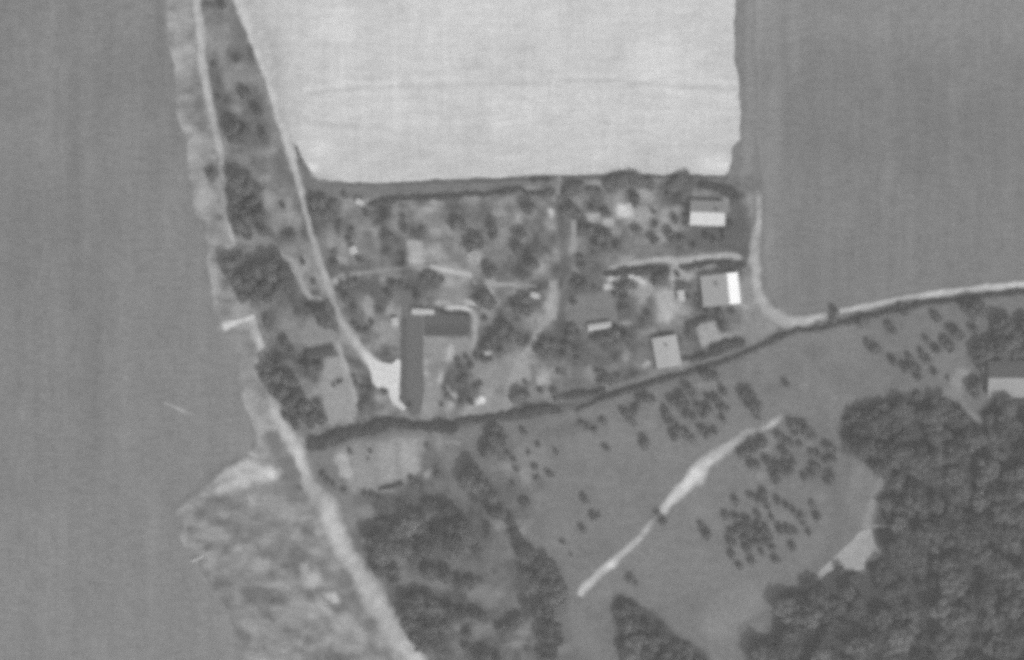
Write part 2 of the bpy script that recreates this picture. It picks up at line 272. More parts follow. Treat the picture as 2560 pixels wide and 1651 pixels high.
# ------------------------------------------------------------------ sheets
def set_tone(me, px, py, L):
    a = me.attributes.new('tone', 'FLOAT', 'POINT'); a.data.foreach_set('value', lin(L).astype(np.float32))
def link(name, me, kind=None, parent=None, mat=None):
    o = bpy.data.objects.new(name, me); col.objects.link(o)
    if mat is not None: me.materials.append(mat)
    if kind: o['kind'] = kind
    if parent is not None: o.parent = parent
    return o
def tag(o, label, cat, group=None):
    o['label'] = label; o['category'] = cat
    if group: o['group'] = group
    return o
def base_ground():
    fx = [-22000,-12000,-6000,-3000,-1500,-700,-300,-120]
    xs = np.array(fx+list(np.arange(-40, 2606, 5))+[2680,2900,3400,4500,7000,14000,24000], float)
    ys = np.array([-22000,-12000,-6000,-3000,-1500,-700,-300,-120]+list(np.arange(-40, 1700, 5))+[1780,2000,2500,3500,6000,12000,22000], float)
    gx, gy = np.meshgrid(xs, ys); px = gx.ravel(); py = gy.ravel()
    T = ground_tone(px, py)
    V = np.zeros((len(px), 3)); V[:, 0] = X(px); V[:, 1] = Y(py)
    nx, ny = len(xs), len(ys)
    i = np.arange(nx-1)[None, :]+np.arange(ny-1)[:, None]*nx; i = i.ravel()
    F = np.stack([i, i+nx, i+nx+1, i+1], 1)
    me = bpy.data.meshes.new('ground'); me.vertices.add(len(V)); me.vertices.foreach_set('co', V.ravel())
    me.loops.add(F.size); me.loops.foreach_set('vertex_index', F.ravel().astype(np.int32))
    me.polygons.add(len(F)); me.polygons.foreach_set('loop_start', np.arange(0, F.size, 4, dtype=np.int32))
    me.update(calc_edges=True); me.validate()
    set_tone(me, px, py, T)
    link('ground', me, 'structure', None, M_ground)
base_ground()

def ragged(pts, step, amp, seed=0):
    out = []
    for i in range(len(pts)):
        p, q = pts[i], pts[(i+1) % len(pts)]; L = math.hypot(q[0]-p[0], q[1]-p[1]); k = max(1, int(L/step))
        for j in range(k):
            t = j/k; x = p[0]+(q[0]-p[0])*t; y = p[1]+(q[1]-p[1])*t
            nx, ny = -(q[1]-p[1])/L, (q[0]-p[0])/L
            a = amp*(2.2*float(vnoise(x, y, 26, 200+seed))+1.2*float(vnoise(x, y, 9, 210+seed)))
            out.append((x+nx*a, y+ny*a))
    return out
def sheet(name, pts, z, mat, tone, grid, step=8, amp=3, seed=0):
    o = ragged(pts, step, amp, seed) if step else pts
    xs = [p[0] for p in o]; ys = [p[1] for p in o]
    gx, gy = np.meshgrid(np.arange(min(xs)+grid/2, max(xs), grid), np.arange(min(ys)+grid/2, max(ys), grid))
    gx = gx.ravel()+.01; gy = gy.ravel()+.01
    k = inside(gx, gy, o); gx = gx[k]; gy = gy[k]
    vin = [Vector(p) for p in o]+[Vector((a, b)) for a, b in zip(gx, gy)]
    ed = [(i, (i+1) % len(o)) for i in range(len(o))]
    vo, eo, fo, *_ = delaunay_2d_cdt(vin, ed, [], 1, 1e-4)
    P = np.array([(v.x, v.y) for v in vo])
    me = bpy.data.meshes.new(name)
    fs = [tuple(f) for f in fo]
    # input y grows downwards: flip winding for upward normals
    me.from_pydata([(X(a), Y(b), z) for a, b in P], [], [f[::-1] for f in fs]); me.update()
    set_tone(me, P[:, 0], P[:, 1], tone(P[:, 0], P[:, 1]))
    return link(name, me, 'structure', None, mat)

# left crop field
LF = [(-300,-300),(412,-300),(414,0),(417,94),(439,187),(442,281),(464,358),(468,436),(480,525),(505,560),(518,618),(513,665),(532,712),(531,774),(548,830),(575,850),(600,900),(598,983),(620,1036),(640,1083),(625,1130),(565,1165),(500,1222),(439,1272),(452,1343),(490,1400),(520,1450),(545,1490),(570,1540),(590,1590),(615,1660),(640,1950),(-300,1950)]
def lf_tone(x, y):
    T = np.full(x.shape, 130.0)+fbm(x, y, 160, 11, 3)*7
    T += 4*sm((y-500)/900)+3*sm((x-250)/200)
    for a in [(52,1050,14,60,0,139),(45,1120,12,90,0,137),(130,120,10,220,2,136),(310,1060,22,500,1,138),(300,1400,20,300,1,136),(390,1330,40,60,0,138),(230,900,26,300,0,127),(400,80,16,160,0,125),(440,330,16,80,0,126),(330,750,40,60,0,134),(190,450,20,300,0,127),(440,1560,60,120,0,134)]: p_ell(x, y, T, *a)
    p_line(x, y, T, [(600,1145),(560,1165),(500,1220),(440,1268)], 22, 121, .6)
    return T
sheet('field', LF, .02, M_crop, lf_tone, 12, 10, 4, 1)
# pale stubble field
PF = [(636,-200),(640,0),(664,90),(686,160),(706,250),(727,330),(750,385),(775,428),(800,450),(918,458),(996,453),(1136,447),(1261,444),(1339,437),(1403,437),(1500,436),(1549,428),(1643,437),(1690,433),(1811,440),(1824,428),(1830,368),(1849,350),(1850,281),(1846,187),(1837,156),(1836,62),(1838,0),(1840,-200)]
def pf_tone(x, y):
    T = np.full(x.shape, 198.0)+fbm(x, y, 120, 21, 3)*8-5*sm((y-250)/160)-3*sm((900-x)/200)
    T -= 24*sm((742+(y-250)*0.12-x)/70)*sm((y+60)/200)
    p_line(x, y, T, [(900,222),(1100,214),(1300,212),(1420,203),(1520,198),(1580,209),(1700,214),(1840,222)], 7, 181, .85)
    p_line(x, y, T, [(1380,190),(1520,192),(1680,200),(1840,206)], 9, 211, .6)
    p_line(x, y, T, [(760,222),(860,212),(1000,206)], 12, 212, .8); p_line(x, y, T, [(765,236),(850,225),(920,216)], 8, 182, .85)
    p_line(x, y, T, [(735,180),(760,215),(775,190)], 10, 186, .85)
    p_line(x, y, T, [(745,255),(765,300),(830,318),(900,310)], 10, 186, .85); p_line(x, y, T, [(752,272),(790,300),(850,300)], 6, 210, .85)
    p_line(x, y, T, [(1240,390),(1290,397),(1330,385)], 8, 209, .6); p_line(x, y, T, [(1560,373),(1640,377)], 6, 186, .85)
    p_line(x, y, T, [(1640,225),(1700,235),(1830,245)], 12, 208, .85)
    p_ell(x, y, T, 781, 419, 18, 10, 20, 219); p_ell(x, y, T, 800, 370, 24, 20, 0, 207); p_ell(x, y, T, 740, 290, 14, 60, -12, 186, .8); p_ell(x, y, T, 840, 60, 60, 50, 0, 206); p_ell(x, y, T, 1250, 290, 30, 60, 0, 205)
    p_ell(x, y, T, 1790, 410, 50, 24, 0, 208); p_ell(x, y, T, 790, 445, 50, 10, 5, 180, .8); p_ell(x, y, T, 1650, 150, 90, 60, 0, 207)
    return T
sheet('field', PF, .02, M_pale, pf_tone, 8, 5, 2.2, 2)
# eastern crop field
RF = [(1892,-300),(1886,0),(1893,200),(1890,330),(1905,440),(1912,520),(1908,640),(1920,710),(1945,762),(1978,795),(2010,793),(2061,780),(2117,768),(2179,755),(2260,735),(2335,722),(2450,709),(2560,699),(2700,692),(2900,690),(2900,-300)]
def rf_tone(x, y):
    T = np.full(x.shape, 129.0)+fbm(x, y, 160, 41, 3)*6+7*sm((250-y)/250)+5*sm((1990-x)/100)
    for a in [(1985,60,14,120,0,141),(2225,420,10,120,4,134),(2160,60,200,40,0,138),(2430,500,12,60,0,133),(1940,300,20,200,0,136),(2120,530,16,60,0,134),(2420,340,200,80,0,126),(2480,720,80,12,-6,122)]: p_ell(x, y, T, *a)
    return T
sheet('field', RF, .02, M_crop, rf_tone, 12, 10, 3, 3)

# dark beds beside the yard
sheet('garden_bed', [(1003,792),(1058,792),(1058,900),(1060,985),(1052,1035),(1030,1040),(1005,1010),(1001,900)], .03, M_bed, lambda x, y: np.full(x.shape, 113.0)-8*sm((1022-x)/10), 5, 6, 1.2, 4)
sheet('garden_bed', [(1058,790),(1085,782),(1165,784),(1176,800),(1173,832),(1160,840),(1062,840)], .03, M_bed, lambda x, y: 107.0-6*sm((y-806)/14)+0*x, 5, 6, 1.2, 5)
sheet('garden_bed', [(1003,716),(1030,712),(1034,792),(1003,792)], .03, M_bed, lambda x, y: np.full(x.shape, 118.0), 5, 6, 1.5, 6)

def smooth_path(pts, step=8):
    out = []; n = len(pts)
    for i in range(n-1):
        p0 = pts[max(i-1, 0)]; p1 = pts[i]; p2 = pts[i+1]; p3 = pts[min(i+2, n-1)]
        k = max(1, int(math.hypot(p2[0]-p1[0], p2[1]-p1[1])/step))
        for j in range(k):
            t = j/k
            out.append(tuple(.5*(2*p1[c]+(p2[c]-p0[c])*t+(2*p0[c]-5*p1[c]+4*p2[c]-p3[c])*t*t+(3*p1[c]-p0[c]-3*p2[c]+p3[c])*t**3) for c in range(len(p1))))
    out.append(tuple(pts[-1])); return out
def ribbon(name, pts, z, seed, jit=.55, fade=(0, 0), wide=1.1):
    """pts: (x, y, width, level); the worn edge mixes into the soil beside it"""
    P = smooth_path([(p[0], p[1], p[2]*wide, p[3]) for p in pts]); n = len(P); vs_, T = [], []
    offs = [-1.15, -.8, -.45, 0, .45, .8, 1.15]; mixs = [.95, .45, .06, 0, .06, .45, .95]
    A = np.array([(p[0], p[1]) for p in P])
    D = np.gradient(A, axis=0); D /= np.hypot(D[:, 0], D[:, 1])[:, None]+1e-9
    for i, p in enumerate(P):
        nx, ny = -D[i, 1], D[i, 0]
        j1 = 1+jit*float(fbm(p[0], p[1], 24, seed))
        j2 = 1+jit*float(fbm(p[0]+500, p[1], 24, seed))
        f = 0.0
        if fade[0] and i < fade[0]: f = 1-i/fade[0]
        if fade[1] and n-1-i < fade[1]: f = 1-(n-1-i)/fade[1]
        for o_, mx in zip(offs, mixs):
            h = p[2]/2*o_*(j1 if o_ < 0 else j2)
            x, y = p[0]+nx*h, p[1]+ny*h; vs_.append((x, y)); T.append((p[3]+24*float(fbm(x, y, 16, seed+9)), max(mx, f)))
    V = np.array(vs_); T = np.array(T); G = ground_tone(V[:, 0], V[:, 1])
    L = T[:, 0]*(1-T[:, 1])+G*T[:, 1]
    F = []
    for i in range(n-1):
        for j in range(6): a = i*7+j; F.append((a, a+1, a+8, a+7))
    me = bpy.data.meshes.new(name); me.from_pydata([(X(a), Y(b), z) for a, b in V], [], F); me.update()
    if me.polygons[0].normal.z < 0: me.flip_normals()
    set_tone(me, V[:, 0], V[:, 1], L)
    return link(name, me, 'structure', None, M_road)

ribbon('track', [(488,-60,26,182),(492,0,25,180),(500,62,21,180),(503,137,20,182),(517,218,19,180),(530,281,18,176),(542,343,18,172),(553,400,17,170),(556,430,15,160),(557,480,14,150),(562,530,14,160),(572,570,13,172),(583,600,14,178),(588,616,13,172)], .06, 301, fade=(0, 2))
ribbon('track', [(638,792,13,192),(625,796,13,200),(600,803,14,200),(575,812,19,204),(553,820,22,206)], .08, 302, fade=(0, 1))
ribbon('track', [(631,800,16,176),(641,836,20,180),(650,868,20,178),(660,905,14,160),(668,960,14,158),(684,1014,20,176),(702,1055,24,182),(722,1095,28,186),(740,1125,30,188),(757,1165,26,186),(772,1208,28,174),(795,1240,38,164),(818,1270,46,180),(836,1322,54,188),(856,1365,52,190),(876,1400,46,184),(905,1445,52,168),(938,1499,56,180),(975,1557,50,172),(1018,1620,44,186),(1050,1670,46,190),(1090,1740,46,186)], .06, 303, jit=.5)
ribbon('road', [(575,-60,34,196),(597,8,30,196),(620,69,22,194),(645,134,19,190),(667,193,18,188),(687,262,18,188),(707,327,18,186),(731,399,18,184),(746,456,18,180),(757,500,17,176),(769,550,16,172),(787,612,17,170),(803,665,17,168),(820,712,17,166),(836,758,17,166),(855,804,18,170),(882,846,20,178),(908,880,24,188),(935,912,34,200),(950,935,44,204)], .06, 304)
sheet('yard', [(905,872),(927,893),(950,906),(980,911),(994,897),(1002,905),(1001,940),(997,1000),(1014,1018),(1010,1027),(982,1012),(974,990),(970,972),(945,971),(930,955),(925,927)], .09, M_road, lambda x, y: 206.0+6*fbm(x, y, 20, 5)-14*sm((y-985)/30), 6, 6, 1.2, 7)
ribbon('road', [(1893,470,13,140),(1896,492,15,162),(1898,540,16,164),(1893,580,19,164),(1887,620,26,164),(1886,650,27,168),(1890,696,27,170),(1898,738,30,168),(1916,770,34,170),(1944,792,34,172),(1974,804,28,176),(2011,801,22,180),(2045,794,18,176),(2080,785,14,150),(2113,778,14,184),(2179,764,16,184),(2225,752,14,180),(2262,744,12,172),(2300,741,14,172),(2335,736,17,186),(2390,729,17,186),(2450,721,18,188),(2560,711,18,192),(2660,704,18,192),(2800,700,18,190)], .06, 305, fade=(3, 0))
ribbon('path', [(1957,1035,8,150),(1938,1055,13,176),(1925,1065,13,172),(1900,1076,10,158),(1870,1080,12,156),(1850,1096,17,166),(1812,1124,22,172),(1768,1157,28,184),(1738,1190,30,204),(1699,1230,24,196),(1675,1256,18,196),(1655,1280,14,180),(1640,1294,8,140),(1626,1308,12,160),(1608,1338,13,168),(1571,1372,14,172),(1545,1395,16,180),(1525,1412,17,196),(1500,1432,15,168),(1480,1452,16,176),(1458,1475,20,188),(1448,1490,14,170)], .06, 306, fade=(2, 0), wide=1.42)
ribbon('path', [(2157,1315,9,158),(2190,1316,7,142),(2247,1316,6,138)], .08, 307, fade=(0, 2))
ribbon('path', [(402,1006,4,140),(425,1012,7,160),(447,1022,8,164),(465,1032,7,160),(495,1037,4,140)], .07, 308, fade=(1, 1))  # thin pale curve taken for a film fibre, built in as a path
sheet('clearing', [(2166,1324),(2179,1324),(2182,1352),(2198,1376),(2200,1392),(2186,1400),(2162,1403),(2160,1424),(2122,1428),(2094,1418),(2068,1432),(2050,1450),(2031,1462),(2033,1448),(2054,1420),(2094,1389),(2130,1350),(2150,1330)], .05, M_road, lambda x, y: 166.0+14*fbm(x, y, 30, 5)-8*sm((y-1420)/30), 6, 6, 2, 8)

# ------------------------------------------------------------------ foliage meshes
def plain_leaf(name, L, amp, obj_amp):
    m, n, b = new_mat(name); a = float(lin(L))
    co = n.nodes.new('ShaderNodeNewGeometry').outputs['Position']
    f = mth(n, 'MULTIPLY_ADD', add_noise(n, co, .07), amp, 1-amp/2)
    at = n.nodes.new('ShaderNodeAttribute'); at.attribute_name = 'tone'
    f = mth(n, 'MULTIPLY', f, at.outputs['Fac'])
    oi = n.nodes.new('ShaderNodeObjectInfo').outputs['Random']
    f = mth(n, 'MULTIPLY', f, mth(n, 'MULTIPLY_ADD', oi, obj_amp, 1-obj_amp/2))
    v = mth(n, 'MULTIPLY', f, a)
    cc = n.nodes.new('ShaderNodeCombineColor')
    for i in range(3): n.links.new(v, cc.inputs[i])
    n.links.new(cc.outputs[0], b.inputs['Base Color'])
    tr = n.nodes.new('ShaderNodeBsdfTranslucent'); n.links.new(cc.outputs[0], tr.inputs['Color'])
    ad = n.nodes.new('ShaderNodeAddShader'); out = n.nodes['Material Output']      # leaves reflect and let light through
    n.links.new(b.outputs[0], ad.inputs[0]); n.links.new(tr.outputs[0], ad.inputs[1]); n.links.new(ad.outputs[0], out.inputs['Surface'])
    return m
M_leaf = plain_leaf('orchard_leaves', 117, .35, .25)
M_wood = plain_leaf('woodland_leaves', 115, 1.1, .65)
M_hedge = plain_leaf('hedge_leaves', 104, .35, .15)
M_bark = plain_mat('bark', 105, .3, 3)
def leaf_mesh(name, centres, normals, size, tones, mat, rs):
    """many small triangular leaf clumps, each a face of its own"""
    n = len(centres); N = normals+rs.normal(0, .45, (n, 3)); N /= np.linalg.norm(N, axis=1)[:, None]+1e-9
    R = rs.normal(0, 1, (n, 3)); U = np.cross(N, R); U /= np.linalg.norm(U, axis=1)[:, None]+1e-9; W = np.cross(N, U)
    s = size*(.6+.8*rs.rand(n))[:, None]
    V = np.stack([centres+U*s, centres-U*s*.55+W*s*.8, centres-U*s*.5-W*s*.85], 1).reshape(-1, 3)
    me = bpy.data.meshes.new(name); me.vertices.add(3*n); me.vertices.foreach_set('co', V.ravel())
    me.loops.add(3*n); me.loops.foreach_set('vertex_index', np.arange(3*n, dtype=np.int32))
    me.polygons.add(n); me.polygons.foreach_set('loop_start', np.arange(0, 3*n, 3, dtype=np.int32))
    me.update(calc_edges=True); me.validate()
    a = me.attributes.new('tone', 'FLOAT', 'POINT'); a.data.foreach_set('value', np.repeat(tones, 3).astype(np.float32))
    me.materials.append(mat)
    return me
def crown_mesh(seed, mat, n=2300, size=.12):
    rs = np.random.RandomState(seed)
    k = rs.randint(7, 11) if mat is not M_wood else rs.randint(10, 15); C = []; Rr = []; tn = []
    for i in range(k):
        a = 2*math.pi*(i/k)+rs.rand()*.9; rr = (.25+.42*rs.rand() if mat is not M_wood else .35+.62*rs.rand()) if i else 0
        C.append((math.cos(a)*rr, math.sin(a)*rr, 1.15+(rs.rand()-.4)*.45+(.25 if i == 0 else 0))); Rr.append(.30+.2*rs.rand()+(.12 if i == 0 else 0)); tn.append(.75+.55*rs.rand())
    C = np.array(C); Rr = np.array(Rr); tn = np.array(tn)
    q = rs.choice(k, n, p=Rr**2/(Rr**2).sum())
    D = rs.normal(0, 1, (n, 3)); D[:, 2] = abs(D[:, 2])*np.where(rs.rand(n) < .8, 1, -1); D /= np.linalg.norm(D, axis=1)[:, None]
    P = C[q]+D*(Rr[q]*(.72+.36*rs.rand(n)))[:, None]
    return leaf_mesh('crown', P, D, size, (1+(tn[q]-1)*.5)*(.85+.3*rs.rand(n)), mat, rs)
def tube(verts, faces, a, b, ra, rb, n=6):
    a = Vector(a); b = Vector(b); z = (b-a).normalized(); x = z.orthogonal().normalized(); y = z.cross(x); o = len(verts)
    for c, r in ((a, ra), (b, rb)):
        for i in range(n): t = 2*math.pi*i/n; verts.append(tuple(c+x*r*math.cos(t)+y*r*math.sin(t)))
    for i in range(n): j = (i+1) % n; faces.append((o+i, o+j, o+n+j, o+n+i))
def trunk_mesh(seed):
    r = random.Random(seed); v, f = [], []
    tube(v, f, (0, 0, -.03), (.02, .01, .62), .085, .06, 8)
    for i in range(4):
        a = i*1.57+r.random(); e = (.42*math.cos(a), .42*math.sin(a), 1.05+.2*r.random())
        tube(v, f, (.02, .01, .55), e, .045, .018)
        tube(v, f, e, (e[0]*1.5, e[1]*1.3, e[2]+.2), .018, .008, 5)
    me = bpy.data.meshes.new('trunk'); me.from_pydata(v, [], f); me.update(); me.materials.append(M_bark); return me
CROWN = {'orchard': [crown_mesh(100+i, M_leaf) for i in range(6)], 'wood': [crown_mesh(200+i, M_wood, 2300, .11) for i in range(8)]}
TRUNK = [trunk_mesh(i) for i in range(4)]
placed = []
def tree(px, py, r_px, name, kind, label, cat, group, h=1.0, dense=.45):
    if name == 'farm_tree' and px > 2455 and 890 < py < 1005: return None
    for (a, b, c) in placed:
        if math.hypot(a-px, b-py) < dense*(c+r_px)*.5: return None
    placed.append((px, py, r_px))
    o = bpy.data.objects.new(name, None); col.objects.link(o); o.empty_display_size = .5
    r = r_px*S; o.location = (X(px), Y(py), 0); o.rotation_euler.z = rnd.random()*6.28
    o.scale = (r*rnd.uniform(.92, 1.12), r*rnd.uniform(.92, 1.12), r*h*rnd.uniform(.9, 1.15))
    tag(o, label, cat, group)
    c = bpy.data.objects.new('crown', rnd.choice(CROWN[kind])); col.objects.link(c); c.parent = o
    t = bpy.data.objects.new('trunk', rnd.choice(TRUNK)); col.objects.link(t); t.parent = o
    return o
ORD = ['first','second','third','fourth','fifth','sixth','seventh','eighth','ninth','tenth','eleventh','twelfth','thirteenth','fourteenth']
def cluster(pts, org, f, where, name, cat, group, size='dark', kind='orchard', k=1.36, h=.85, rowlen=6, dense=.45):
    """traced crowns (x, y, r in an enlargement of factor f); the label tells row and place in the row"""
    P = [(org[0]+p[0]/f, org[1]+p[1]/f, p[2]/f) for p in pts]
    P.sort(key=lambda p: p[1]); nr = max(1, math.ceil(len(P)/rowlen)); q = math.ceil(len(P)/nr)
    for ri in range(nr):
        row = sorted(P[ri*q:(ri+1)*q])
        for ci, (x, y, r) in enumerate(row):
            s = 'large' if r > 19 else 'small' if r < 10.5 else 'medium'
            if len(P) == 1: lb = f'{s} {size} {cat} {where}'
            elif nr == 1: lb = f'{s} {cat} {where}, {ORD[ci]} from left'
            else: lb = f'{s} {cat} {where}, {ORD[ri]} row down, {ORD[ci]} from left'
            tree(x+r*.08, y+r*.12, r*k, name, kind, lb, cat, group, h, dense)
F1, F2 = 3.208, 2.5625
